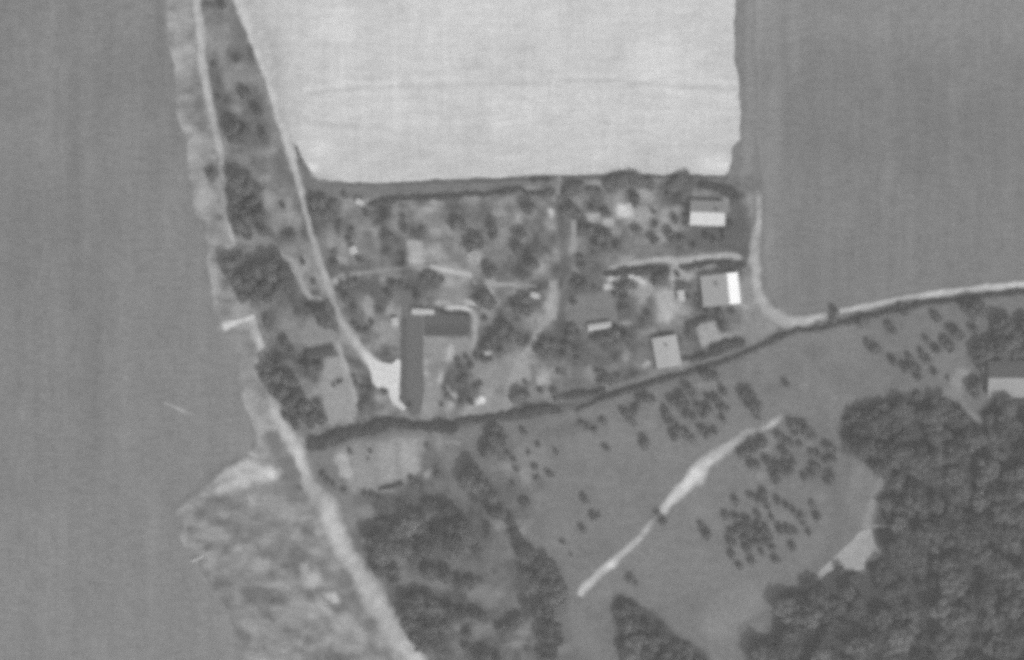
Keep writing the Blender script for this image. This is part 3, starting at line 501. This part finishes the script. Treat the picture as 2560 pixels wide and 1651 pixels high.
TREES = [
 # (origin, factor, where, name, category, group, kind, h, points)
 ((380,0),F1,'on the strip between two tracks','garden_tree','tree','trees between the two northern tracks','orchard',1.2,[(570,45,42),(680,490,24),(750,755,52),(850,900,45),(650,1040,66),(730,1090,66),(660,1120,56),(900,1090,50),(500,530,26),(540,790,24),(480,1400,38)]),
 ((380,0),F1,'beside the pale field corner','field_shrub','shrub','shrubs at the pale field corner','orchard',.8,[(1162,1195,15),(1178,1240,20),(1196,1290,18)]),
 ((400,400),F1,'in the upper copse beside the track','copse_tree','tree','trees of the upper copse','orchard',1.2,[(620,180,72),(700,225,66),(610,290,56),(765,230,44),(650,520,66),(700,470,60),(740,340,44),(800,440,50),(700,600,40),(830,570,40),(620,400,44),(990,370,22),(1060,618,34)]),
 ((400,400),F1,'in the round copse above the gate track','copse_tree','tree','trees of the round copse','orchard',1.2,[(555,830,64),(560,905,56),(620,960,66),(700,1000,66),(780,880,60),(700,930,50),(880,850,60),(900,930,66),(1000,910,62),(1020,980,66),(960,1050,60),(660,1080,50),(800,1070,56),(870,1010,56),(930,780,44),(860,1110,40),(620,790,44),(740,1090,44)]),
 ((400,400),F1,'beside the road bend west of the gardens','garden_tree','tree','trees west of the road','orchard',1.1,[(1300,1240,66),(1250,1190,42),(1340,1300,50),(860,1290,44),(880,1340,40),(1000,1480,42),(1150,820,26),(1230,980,26),(1000,1420,24)]),
 ((400,400),F1,'in the northwest garden','garden_tree','tree','trees of the northwest garden','orchard',.95,[(1240,340,52),(1300,340,56),(1340,420,56),(1250,430,50),(1400,360,40),(1440,540,42),(1515,640,28),(1480,285,26),(1660,430,30),(1400,830,36),(1600,800,32),(1540,570,24)]),
 ((400,400),F1,'below the western garden path','garden_tree','tree','trees below the western garden path','orchard',.9,[(1530,980,44),(1470,1000,36),(1580,970,36),(1870,1005,42),(1490,1110,42),(1840,1090,40),(1560,1200,30),(1600,1370,30),(1660,1380,32),(1700,1300,26),(1560,1320,26),(1940,1000,30)]),
 ((700,400),F1,'on the open lawn','lawn_tree','tree','trees on the open lawn','orchard',1.0,[(870,620,44),(825,625,30),(1000,548,36),(985,455,28),(1140,558,22),(1410,510,48),(1460,520,36),(1700,550,38),(1715,605,34),(1570,630,50),(1530,690,48),(1610,680,38),(1660,840,36),(1685,900,46),(1920,595,46),(1960,600,30),(1905,710,46),(1920,750,26),(1990,390,56),(1960,370,34),(2020,840,38),(640,790,26)]),
 ((700,400),F1,'south of the lawn path','garden_tree','tree','trees south of the lawn path','orchard',1.0,[(1650,1090,66),(1690,1140,54),(1620,1140,50),(1960,1120,56),(1900,1180,50),(1960,1200,56),(2010,1180,44),(1150,960,34),(1190,920,34),(1250,950,40),(905,1000,36),(1100,1100,32),(1300,960,24),(1780,1370,60),(1720,1420,58),(1860,1410,66),(1790,1440,60),(1660,1470,44),(1920,1450,40),(1800,1340,36),(1640,1270,24)]),
 ((960,700),F1,'in the middle garden plots','garden_tree','tree','trees of the middle garden plots','orchard',.9,[(1290,510,50),(1250,560,48),(1320,570,44),(1350,520,38),(1280,600,36),(650,780,36),(620,830,36),(700,690,28),(610,700,34),(590,640,30),(660,620,22),(740,610,28),(800,640,34),(850,640,24),(490,880,24),(510,930,20),(770,830,24),(740,860,30),(1080,930,54),(1130,920,40),(1040,960,34),(1360,900,34),(1390,950,40),(1260,890,26),(1130,820,20),(700,980,30),(620,980,26),(460,1000,20),(1400,740,22),(940,570,28)]),
 ((960,700),F1,'in the orchard garden beside the middle path','garden_tree','tree','trees east of the middle path','orchard',.9,[(1780,780,44),(1820,810,36),(1740,820,36),(1720,740,28),(1880,780,34),(1500,380,40),(1490,450,40),(1470,530,40),(1540,560,30),(1440,600,30),(1740,450,44),(1690,480,34),(1810,430,40),(1880,460,38),(1840,510,36),(1960,480,34),(1520,180,34),(1560,60,40),(1620,60,36),(1520,30,30),(1690,70,26),(1550,630,24),(1560,420,24)]),
 ((960,700),F1,'on the meadow below the ditch','meadow_shrub','shrub','shrubs below the ditch','orchard',.9,[(880,1200,44),(870,1270,50),(900,1320,50),(840,1350,46),(930,1370,34),(800,1390,32),(1120,1220,28),(1590,1155,24),(1630,1180,22),(1690,1205,24),(1765,1130,26),(1785,1350,28),(900,1250,36),(980,1390,20)]),
 ((780,1050),F2,'on the meadow by the south woods','meadow_shrub','shrub','scattered small shrubs of the south meadow','orchard',.9,[(1565,212,20),(1390,210,16),(1450,160,18),(1430,300,20),(1520,345,22),(1440,375,20),(1290,255,17),(1262,220,14),(1310,320,17),(1290,415,20),(1350,535,26),(1385,520,18),(1610,785,16)]),
 ((1300,400),F1,'under the pale field edge','edge_tree','tree','trees under the pale field edge','orchard',.55,[(430,230,56),(370,270,34),(480,215,40),(240,250,28),(770,150,46),(820,165,60),(890,150,56),(950,175,56),(1030,200,46),(700,200,44),(730,240,30),(1260,170,52),(1310,150,46),(1220,220,44),(1360,190,44),(1190,275,24),(560,250,36),(620,255,34)]),
 ((1300,400),F1,'in the northeast garden','garden_tree','tree','trees of the northeast garden','orchard',1.0,[(410,390,50),(460,430,44),(350,420,34),(580,390,28),(700,430,36),(660,420,26),(500,555,34),(560,560,36),(90,390,50),(640,620,54),(700,610,44),(620,680,44),(670,700,40),(780,690,30),(920,300,46),(920,350,34),(940,560,40),(1070,640,40),(1200,590,44),(1220,640,44),(1290,640,36),(1400,700,30),(1070,420,24),(1080,510,28),(1240,480,36),(1500,620,36),(1560,660,36),(1640,570,40),(1690,520,30),(1650,640,34),(1340,390,24),(1340,460,24),(1330,520,22)]),
 ((1300,400),F1,'south of the northeast garden path','garden_tree','tree','trees south of the northeast path','orchard',.95,[(490,790,34),(500,860,42),(120,830,40),(460,960,36),(500,1010,46),(540,1030,34),(430,1140,36),(860,990,50),(900,1010,38),(810,1040,34),(770,1010,24),(840,1110,42),(830,1200,42),(1130,950,44),(1090,980,36),(1180,900,30),(1260,920,26),(1280,1000,32),(760,1080,26),(1030,1250,36),(1340,1100,26),(1420,1100,22),(1600,1230,36),(1700,1220,30),(1500,1220,24),(700,1430,52),(640,1440,34),(760,1390,48),(840,1420,40),(1350,1400,34)]),
 ((1500,760),F1,'in the upper ring orchard','orchard_tree','tree','trees of the upper ring orchard','orchard',.95,[(710,680,36),(740,730,30),(640,755,38),(580,780,32),(640,810,34),(700,810,26),(990,700,30),(870,760,26),(930,770,30),(970,830,28),(860,850,30),(790,830,24),(690,890,28),(750,910,28),(830,890,30),(530,880,32),(550,940,32),(990,935,28),(630,1020,38),(590,1060,30),(690,1040,30),(730,1080,28),(820,1010,28),(860,1040,32),(920,1020,24),(800,860,20),(1020,840,16)]),
 ((1500,760),F1,'left of the upper ring orchard','orchard_tree','tree','trees left of the upper ring orchard','orchard',.95,[(380,755,32),(320,760,28),(430,765,20),(200,880,34),(240,920,32),(280,860,28),(265,955,24),(355,1100,32),(350,1140,28),(25,950,24),(50,1160,24),(290,820,22)]),
 ((1500,760),F1,'above the curved pale path','meadow_tree','tree','trees above the curved path','orchard',1.1,[(825,570,30),(870,580,34),(930,585,28),(1150,720,36),(1200,750,44),(1230,800,46),(1240,850,36),(1180,790,34),(1260,900,24),(1490,640,22)]),
 ((1500,760),F1,'in the middle ring orchard','orchard_tree','tree','trees of the middle ring orchard','orchard',.95,[(1540,970,34),(1590,980,34),(1640,1010,38),(1690,1060,34),(1560,1030,28),(1430,1060,26),(1480,1100,28),(1530,1120,24),(1600,1130,24),(1290,1105,36),(1230,1150,38),(1170,1180,36),(1120,1200,28),(1460,1170,26),(1490,1210,30),(1220,1290,30),(1260,1290,22),(1340,1265,30),(1540,1280,32),(1480,1280,22),(1420,1310,32),(1400,1370,34),(1480,1350,34),(1410,1420,26),(1520,1340,24),(1830,1150,34),(1870,1170,24),(1700,1200,28),(1750,1210,26),(1820,1260,28),(1720,1310,32),(1760,1330,22),(1700,1370,32),(1640,1390,24),(1850,1390,34),(1820,1430,24),(1870,1240,24)]),
 ((1920,1171),F1,'in the lower ring orchard','orchard_tree','tree','trees of the lower ring orchard','orchard',.95,[(-260,260+0,28),(-140,225,26),(-40,205,30),(-30,255,28),(-80,250,24),(-80,375,24),(-340,390,28),(-250,400,28),(-170,420,32),(-270,520,32),(-300,590,30),(-150,500,34),(-70,520,36),(-20,500,30),(-130,600,34),(-60,590,30),(-170,650,30),(-290,690,30),(-130,745,26),(-230,785,26),(-50,680,22),(80,260,26),(150,300,22),(205,345,26),(260,390,26),(285,440,20),(355,292,26),(395,390,26),(100,490,30),(160,500,30),(215,505,24),(325,520,20),(190,630,28),(35,640,22),(65,733,28),(20,560,24),(-280,590,24),(-20,590,24),(30,390,20),(-200,560,24),(0,320,20),(-80,450,26),(-220,470,26)]),
 ((1300,1171),F1,'on the meadow left of the curved path','meadow_shrub','shrub','shrubs left of the curved path','orchard',.9,[(525,255,34),(590,385,30),(630,380,18),(500,490,28),(350,600,18),(50,270,30),(1100,360,24),(1150,420,30),(890,885,32),(930,920,20),(500,220,22),(410,695,14)]),
 ((1300,1171),F1,'alone left of the lower ring orchard','meadow_shrub','shrub','shrub pair left of the lower ring orchard','orchard',.95,[(1490,525,38),(1450,460,28)]),
 ((1920,660),F1,'in the east orchard','orchard_tree','tree','trees of the east orchard','orchard',1.0,[(150,965,22),(840,685,38),(880,690,26),(800,635,24),(1000,785,28),(980,760,18),(990,540,30),(965,490,22),(760,450,34),(740,480,26),(1080,385,30),(1060,340,22),(530,380,28),(520,440,28),(1100,835,30),(1160,820,30),(1190,850,28),(1130,750,24),(1200,910,26),(1330,870,24),(1270,770,28),(1230,710,22),(1270,610,24),(1350,440,32),(1330,405,22),(1345,690,30),(1440,650,32),(1460,690,26),(1410,610,28),(1500,560,36),(1460,520,28),(1540,590,26),(1650,530,26),(1620,510,18),(1440,920,16)]),
 ((1920,660),F1,'beside the large barn at the right edge','farm_tree','tree','trees around the large barn','orchard',1.2,[(1570,320,34),(1600,370,48),(1650,330,44),(1690,370,48),(1640,400,36),(1850,470,50),(1900,510,56),(1960,560,50),(1850,540,40),(1700,690,50),(1760,700,50),(1830,680,52),(1900,640,56),(1980,640,50),(2040,580,50),(2040,480,40),(1690,760,40),(1700,830,36),(1720,890,32),(1650,990,40),(1680,960,30),(1650,1040,30),(1890,730,44),(2030,700,46),(2040,420,30),(1960,700,44),(1720,740,44),(1800,740,46),(1880,690,50),(1940,620,50),(2000,560,50),(1660,700,36),(1900,450,36),(2080,640,50),(2060,510,44)]),
 ((540,740),F1,'in the copse above the west road','copse_tree','tree','trees of the southwest copse','orchard',1.2,[(560,390,48),(600,440,30),(420,570,54),(400,640,46),(480,640,54),(560,670,50),(450,740,38),(540,770,52),(620,680,44),(590,860,50),(650,800,46),(720,880,54),(700,950,50),(780,960,50),(840,980,44),(560,970,30),(620,900,40),(640,1030,36),(760,1030,36),(500,810,36),(870,190,54),(830,130,40),(560,360,30),(740,500,22),(760,570,44),(830,560,36),(700,560,24),(480,560,30),(830,880,28),(380,500,0.1)]),
 ((540,740),F1,'between the yard and the hedge','garden_tree','tree','trees around the pale yard','orchard',.9,[(980,690,20),(945,720,18),(1010,680,16),(1170,920,36),(1170,870,24),(1130,710,26),(1180,740,26),(1240,760,30),(1350,770,28),(1110,650,22),(1560,880,24)]),
 ((780,1050),F2,'among the south plots','garden_tree','tree','trees around the south plots','orchard',.95,[(70,350,24),(100,390,28),(140,420,20),(205,455,22),(345,480,24),(390,490,24),(430,500,16),(245,205,18),(375,205,14),(640,380,22),(670,410,26),(700,430,18),(360,250,10),(560,530,16),(510,630,16),(800,355,16),(30,150,0.1),(740,170,20)]),
]
for org, f, where, name, cat, group, kind, h, pts in TREES:
    pts = [p for p in pts if p[2] > 5]
    kk = {'orchard_tree': 1.34, 'meadow_tree': 1.3, 'meadow_shrub': 1.18, 'copse_tree': 1.2, 'farm_tree': 1.3, 'garden_tree': 1.02, 'lawn_tree': 1.12, 'edge_tree': 1.2, 'field_shrub': 1.0}[name]
    cluster(pts, org, f, where, name, cat, group, kind=kind, h=h, k=kk)
# the lower middle wood
MID = [(430,780,50),(500,730,40),(450,860,40),(430,950,34),(640,650,40),(700,620,28),(560,720,36),(600,820,36),(520,960,28),(520,1020,24),(480,800,34),(400,850,28),(540,790,34),(580,660,28),(610,710,34),(700,690,28),(800,760,34),(890,780,36),(980,690,40),(930,650,28),(780,820,30),(900,850,30),(860,570,36),(890,590,26),(760,560,28),(1010,740,34),(760,980,30),(860,1000,32),(940,1040,28),(1020,1050,26),(650,870,34),(700,800,28),(1000,330,40),(1000,390,44),(1080,400,40),(1110,450,34),(1160,160,46),(1190,190,34),(1120,200,32),(1200,120,34),(1160,590,30),(1210,600,30),(1260,640,24),(1300,720,26),(1340,840,38),(1390,850,30),(1160,500,26),(1480,940,44),(1530,980,40),(1500,1050,48),(1570,1050,44),(1580,1120,44),(1450,1020,34),(1370,990,28),(1530,1160,40),(1440,1210,32),(1500,1240,34),(1520,1330,44),(1560,1400,40),(1490,1390,32),(1530,1460,36),(620,1200,44),(680,1150,40),(760,1200,46),(820,1220,36),(640,1290,44),(720,1280,40),(780,1320,50),(880,1230,30),(960,1235,24),(1040,1230,24),(800,1390,40),(720,1380,36),(660,1370,36),(860,1300,34),(1000,1370,22),(1230,1350,28),(1280,1320,28),(1330,1290,24),(1120,1510,30),(1060,1520,26),(990,1460,20),(820,1450,30),(700,1440,28),(1180,1530,26),(1370,1180,26),(1100,1270,22),(880,680,26),(820,690,26),(740,740,26),(1060,830,24),(950,800,26),(1130,680,18),(1130,740,18),(1500,1520,30)]
cluster(MID, (780,1050), F2, 'in the lower middle wood', 'woodland_tree', 'tree', 'trees of the lower middle wood', kind='wood', h=1.3, rowlen=9, k=1.3)
def fill(poly, n, rmin, rmax, name, label, group, gap, seed, holes=()):
    rr = random.Random(seed); xs = [p[0] for p in poly]; ys = [p[1] for p in poly]; done = []; tries = 0
    while len(done) < n and tries < 60000:
        tries += 1
        x = rr.uniform(min(xs), max(xs)); y = rr.uniform(min(ys), max(ys)); r = rmin+(rmax-rmin)*rr.random()**1.3
        if not inside(np.array([x]), np.array([y]), poly)[0]: continue
        D = min(float(seg_dist(np.array([x]), np.array([y]), poly[i], poly[(i+1) % len(poly)])[0]) for i in range(len(poly)))
        if D < r*.85: continue
        if any(math.hypot(x-a, y-b) < gap*(r+c) for a, b, c in done): continue
        if x-r > 2575 or y-r > 1665: continue
        done.append((x, y, r))
        tree(x, y, r, name, 'wood', label, 'tree', group, rr.uniform(.9, 1.5), .2)
    print('wood', group, len(done), tries)
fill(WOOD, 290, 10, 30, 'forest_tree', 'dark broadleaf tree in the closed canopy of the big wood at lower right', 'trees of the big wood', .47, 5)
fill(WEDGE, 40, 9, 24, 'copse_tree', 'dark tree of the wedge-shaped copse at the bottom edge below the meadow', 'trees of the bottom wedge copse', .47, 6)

# ------------------------------------------------------------------ hedges
def hedge(pts, label, group=None, cat='hedge', name='hedge', z0=0.15):
    """pts: (x, y, width in survey units, height in metres)"""
    P = smooth_path([(p[0]+2, p[1]+3, p[2], p[3]) for p in pts], 5); rs = np.random.RandomState(len(placed)+int(pts[0][0]))
    C, N, T = [], [], []
    for x, y, wd, h in P:
        q = float(vnoise(x, y, 14, 400)); wd = wd*(1.08+.75*q); h = h*(1.05+.6*q); x += 3*float(vnoise(x, y, 22, 402)); y += 5*float(vnoise(x, y, 20, 401))
        for k in range(3):
            r = wd*S*.5*rs.uniform(.45, .85); off = (rs.rand(2)-.5)*wd*.55
            c = np.array([X(x+off[0]), Y(y+off[1]), max(r*.5, h-r)*rs.uniform(.7, 1.05)]); tn = rs.uniform(.75, 1.3)
            n = int(20+r*r*60)
            D = rs.normal(0, 1, (n, 3)); D[:, 2] = abs(D[:, 2]); D /= np.linalg.norm(D, axis=1)[:, None]
            Q = c+D*(r*rs.uniform(.7, 1.1, n))[:, None]
            side = rs.rand(n) < .3; Q[side, 2] *= rs.rand(side.sum())
            Q[:, 2] = np.maximum(Q[:, 2], .06)
            C.append(Q); N.append(D); T.append(np.full(n, tn))
    me = leaf_mesh(name, np.concatenate(C), np.concatenate(N), .30, np.concatenate(T), M_hedge, rs)
    o = link(name, me); tag(o, label, cat, group); return o
hedge([(778,1112,22,2.2),(800,1102,26,2.6),(836,1094,30,3),(870,1083,30,3),(905,1074,28,2.8),(940,1068,26,2.6)], 'thick dark hedge running from the west road to the yard entrance')
hedge([(940,1066,22,2.4),(975,1058,20,2.2),(1020,1063,15,2),(1060,1066,15,2),(1101,1066,20,2.4),(1135,1068,28,2.8)], 'narrower dark hedge below the dark garden strip')
hedge([(1135,1060,22,2.2),(1170,1046,14,1.6),(1209,1046,14,1.6),(1250,1038,18,1.8),(1300,1034,20,2.0),(1350,1022,26,2.4),(1392,1024,16,1.8)], 'ragged bushy hedge below the middle garden plots')
hedge([(1410,987,12,1.4),(1440,984,12,1.6),(1480,982,12,1.4),(1510,972,10,1.2)], 'short low hedge above the thin footpath south of the gardens')
hedge([(1440,1022,7,.9),(1506,994,9,1),(1562,975,9,1),(1610,962,10,1.1),(1656,947,12,1.2),(1734,925,9,1),(1812,900,8,.9),(1890,869,8,.9),(1943,841,12,1.2)], 'long thin hedge along the ditch between gardens and meadow')
hedge([(1943,841,12,1.2),(1980,827,11,1.1),(2030,821,9,1),(2077,812,12,1.2),(2139,798,11,1.1),(2185,786,10,1.1),(2232,772,11,1.2),(2310,757,11,1.2)], 'low hedge along the lower side of the east road')
hedge([(2310,757,12,1.2),(2370,749,10,1),(2419,742,9,1),(2500,733,9,1),(2560,728,11,1.2),(2640,722,10,1)], 'low hedge under the bright road at the right edge')
hedge([(925,508,9,1.1),(960,500,11,1.3),(996,494,11,1.3),(1035,494,11,1.3),(1074,491,13,1.5),(1120,491,12,1.4),(1168,484,11,1.3),(1215,484,10,1.2),(1261,476,14,1.5),(1300,471,16,1.5)], 'long narrow hedge along the north side of the lawn')
hedge([(1300,472,12,1.2),(1325,480,10,1.1),(1350,484,14,1.3),(1378,480,14,1.3)], 'short hedge joining the lawn hedge to the middle path')
hedge([(1330,447,8,1),(1350,447,9,1),(1370,447,8,1)], 'tiny dark hedge stub at the pale field edge')
hedge([(1745,462,14,1.8),(1775,467,17,2.2),(1800,472,20,2.4),(1830,482,22,2.4),(1834,496,14,2)], 'thick dark hedge above the gabled house beside the right track')
hedge([(1512,684,9,1.1),(1545,679,13,1.6),(1590,676,17,1.8),(1627,671,17,1.8),(1660,671,10,1.2)], 'dark hedge below the pale northeast garden path')
hedge([(1700,666,9,1.2),(1727,662,12,1.4),(1760,657,14,1.6),(1800,657,14,1.6),(1845,662,22,2),(1858,660,14,1.6)], 'dark hedge above the house with the bright white roof side')
hedge([(1780,882,20,2),(1800,868,24,2.4),(1825,860,22,2.2),(1850,852,22,2.4)], 'thick short hedge between the pale plot and the ditch footpath')
hedge([(1708,893,14,1.5),(1735,896,12,1.3),(1765,886,14,1.5)], 'low bushes along the footpath right of the square pale roof')
hedge([(1716,812,12,1.6),(1735,808,14,1.8),(1755,799,12,1.6),(1772,793,8,1.2)], 'short dark hedge at the top of the pale plot')
hedge([(948,1220,7,1.2),(975,1214,8,1.4),(1003,1206,8,1.3)], 'short dark hedge at the lower side of the south plots')
hedge([(990,716,8,1),(1010,718,9,1.1),(1040,720,8,1)], 'little dark hedge left of the lawn path')
hedge([(1088,773,8,1.1),(1105,776,8,1.1),(1125,783,7,1),(1150,784,7,1),(1172,788,7,1)], 'thin curved hedge over the dark garden rectangle')

# ------------------------------------------------------------------ buildings
M_wall = plain_mat('rendered_wall', 168, .08)
M_wallw = plain_mat('whitewashed_wall', 205, .06)
M_glass = plain_mat('window_glass', 80, .1, gloss=.15)
M_door = plain_mat('painted_door', 105, .15)
M_brick = plain_mat('chimney_brick', 120, .3)
def roofmat(name, L): return plain_mat(name, L, .13, .8, 1, 3)
def boxv(v, f, x0, x1, y0, y1, z0, z1):
    o = len(v); v += [(x0,y0,z0),(x1,y0,z0),(x1,y1,z0),(x0,y1,z0),(x0,y0,z1),(x1,y0,z1),(x1,y1,z1),(x0,y1,z1)]
    f += [(o,o+3,o+2,o+1),(o+4,o+5,o+6,o+7),(o,o+1,o+5,o+4),(o+1,o+2,o+6,o+5),(o+2,o+3,o+7,o+6),(o+3,o,o+4,o+7)]
def part(name, v, f, mat, parent):
    me = bpy.data.meshes.new(name); me.from_pydata(v, [], f); me.update(); me.materials.append(mat)
    o = bpy.data.objects.new(name, me); col.objects.link(o); o.parent = parent; return o
def slab(v, f, quad, t):
    """a roof slope: quad (4 points) given thickness t downwards"""
    o = len(v); v += [tuple(p) for p in quad]+[(p[0], p[1], p[2]-t) for p in quad]
    f += [(o,o+1,o+2,o+3),(o+7,o+6,o+5,o+4)]+[(o+i,o+4+i,o+4+(i+1)%4,o+(i+1)%4) for i in range(4)]
def building(name, label, cat, px, py, rot, lx, ly, eave, ridge, rx, mats, wall, chim=None, group=None, nwin=3, over=.35):
    """gabled building; ridge parallel to local Y at local x = rx; lx, ly metres; mats: roof materials of the -x and +x slope"""
    r = bpy.data.objects.new(name, None); col.objects.link(r); tag(r, label, cat, group)
    r.location = (X(px), Y(py), 0); r.rotation_euler.z = math.radians(rot)
    a, b = lx/2, ly/2; v, f = [], []
    v += [(-a,-b,-.1),(a,-b,-.1),(a,b,-.1),(-a,b,-.1),(-a,-b,eave),(a,-b,eave),(a,b,eave),(-a,b,eave),(rx,-b,ridge-.12),(rx,b,ridge-.12)]
    f += [(0,3,2,1),(0,1,5,8,4),(2,3,7,9,6),(1,2,6,5),(3,0,4,7)]
    part('wall', v, f, wall, r)
    for s, m in ((-1, mats[0]), (1, mats[1])):
        e = s*(a+over); ez = eave-(ridge-eave)/max(.3, abs(rx-s*a))*over
        q = [(rx, -b-over, ridge), (rx, b+over, ridge), (e, b+over, ez), (e, -b-over, ez)]
        if s > 0: q = q[::-1]
        v, f = [], []; slab(v, f, q, .12); ro = part('roof_slope', v, f, m, r)
        if chim and s == chim[2]:
            v, f = [], []; boxv(v, f, chim[0]-.35, chim[0]+.35, chim[1]-.45, chim[1]+.45, eave, ridge+.8); ch = part('chimney', v, f, M_brick, ro)
    if lx > 3.5:
        for s in (-1, 1):
            for k in range(nwin):
                y = -b+ly*(k+.5)/nwin; v, f = [], []
                x = s*(a+.02); boxv(v, f, min(x, x+s*.03), max(x, x+s*.03), y-.45, y+.45, .95, 2.05); fr = part('window', v, f, M_wallw, r)
                v, f = [], []; x = s*(a+.055); boxv(v, f, min(x, x+s*.01), max(x, x+s*.01), y-.38, y+.38, 1.02, 1.98); part('pane', v, f, M_glass, fr)
    v, f = [], []; boxv(v, f, -.45, .45, -b-.06, -b-.01, 0, min(2, eave-.15)); part('door', v, f, M_door, r)
    return r
R_grey = roofmat('grey_tiles', 160); R_white = roofmat('bright_white', 244); R_lit = roofmat('sunlit_slope_tiles', 200); R_shade = roofmat('shaded_slope_tiles', 150)  # cottage roof: sun and shade painted in as a pale and a grey slope
R_sq = roofmat('pale_felt', 172); R_barn = roofmat('barn_roof_shaded', 114); R_shed = roofmat('tin_roof', 184)
R_barnl = roofmat('barn_roof_sunlit', 156)  # barn roof: lit lower and shaded upper slope put into the two colours
# house with the bright white roof side: ridge runs up the page, leaning slightly; sun on the right slope put into its white
building('farmhouse', 'grey roofed house with a brilliant sunlit white strip along its right roof side', 'house', 1800, 725, 6, 13.4, 11.0, 3.0, 4.3, 2.9, (R_grey, R_white), M_wall, (-1.5, 2, -1))
# house above it: ridge runs across the page
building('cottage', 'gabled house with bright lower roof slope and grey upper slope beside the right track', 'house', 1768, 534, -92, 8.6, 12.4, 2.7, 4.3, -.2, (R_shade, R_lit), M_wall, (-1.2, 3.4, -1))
building('outbuilding', 'square pale roofed building just above the ditch footpath', 'outbuilding', 1666, 880, 10, 8.6, 11.0, 2.4, 3.0, .4, (R_sq, R_sq), M_wall, (.2, 2.4, -1))
building('barn', 'large barn cut by the right edge, dark upper slope and pale lower slope', 'barn', 2538, 948, -90, 13.0, 21.0, 3.6, 6.0, -.4, (R_barn, R_barnl), M_wall, None)
SH = [(1058,779,88,1.9,8.2,2.0,'shed','long narrow bright roofed shed at the top of the dark garden strip','shed'),
      (1499,816,98,2.2,8.6,2.0,'shed','long narrow bright shed beside the middle path east gardens','shed'),
      (884,627,20,2.6,2.8,2.0,'hut','tiny bright hut below the northwest garden path','hut'),
      (900,506,70,2.0,2.8,1.9,'hut','tiny pale hut at the left end of the long lawn hedge','hut'),
      (987,806,10,2.4,3.0,1.9,'hut','small pale hut touching the left side of the dark garden strip','hut'),
      (1702,740,5,2.4,4.0,2.0,'hut','small pale hut left of the house with the bright white roof side','hut'),
      (1337,738,80,1.8,3.0,1.9,'hut','small pale hut beside a dark tree near the middle path','hut')]
R_dark = roofmat('tarred_roof', 100)
building('shed', 'long dark roofed shed across the top of the pale southwest plot', 'shed', 802, 884, -77, 3.0, 10.5, 2.1, 2.7, 0, (R_dark, R_dark), M_wall, over=.15)
for px, py, rot, lx, ly, ev, nm, lb, ct in SH:
    building(nm, lb, ct, px, py, rot, lx, ly, ev, ev+.35, 0, (R_shed, R_shed), M_wall, over=.12)
# white plank at the boundary of the rough land
v, f = [], []
def plank(label):
    r = bpy.data.objects.new('field_gate', None); col.objects.link(r); tag(r, label, 'gate'); r.location = (X(493), Y(1397), 0); r.rotation_euler.z = math.radians(27)
    for k, z in enumerate((.35, .7, 1.05)):
        v, f = [], []; boxv(v, f, -2.1, 2.1, -.08-.07*k, .18-.07*k, z-.05, z+.05); part('rail', v, f, R_white, r)
    for x in (-2.25, 2.25):
        v, f = [], []; boxv(v, f, x-.13, x+.13, -.15, .2, -.1, 1.25); part('post', v, f, R_white, r)
plank('bright white little gate on the boundary of the rough land')
# ------------------------------------------------------------------ the hazy air between the aeroplane and the ground
v, f = [], []; boxv(v, f, -4200, 4200, -4200, 4200, -1.5, ALT+12)
me = bpy.data.meshes.new('haze'); me.from_pydata(v, [], f); me.update()
hm = bpy.data.materials.new('haze'); hm.use_nodes = True; hn = hm.node_tree; hn.nodes.clear()
pv = hn.nodes.new('ShaderNodeVolumePrincipled'); pv.inputs['Density'].default_value = HAZE; pv.inputs['Color'].default_value = (.9, .9, .9, 1)
ho = hn.nodes.new('ShaderNodeOutputMaterial'); hn.links.new(pv.outputs[0], ho.inputs['Volume'])
link('haze', me, 'stuff', None, hm)
print('objects', len(bpy.data.objects), 'trees', len(placed))
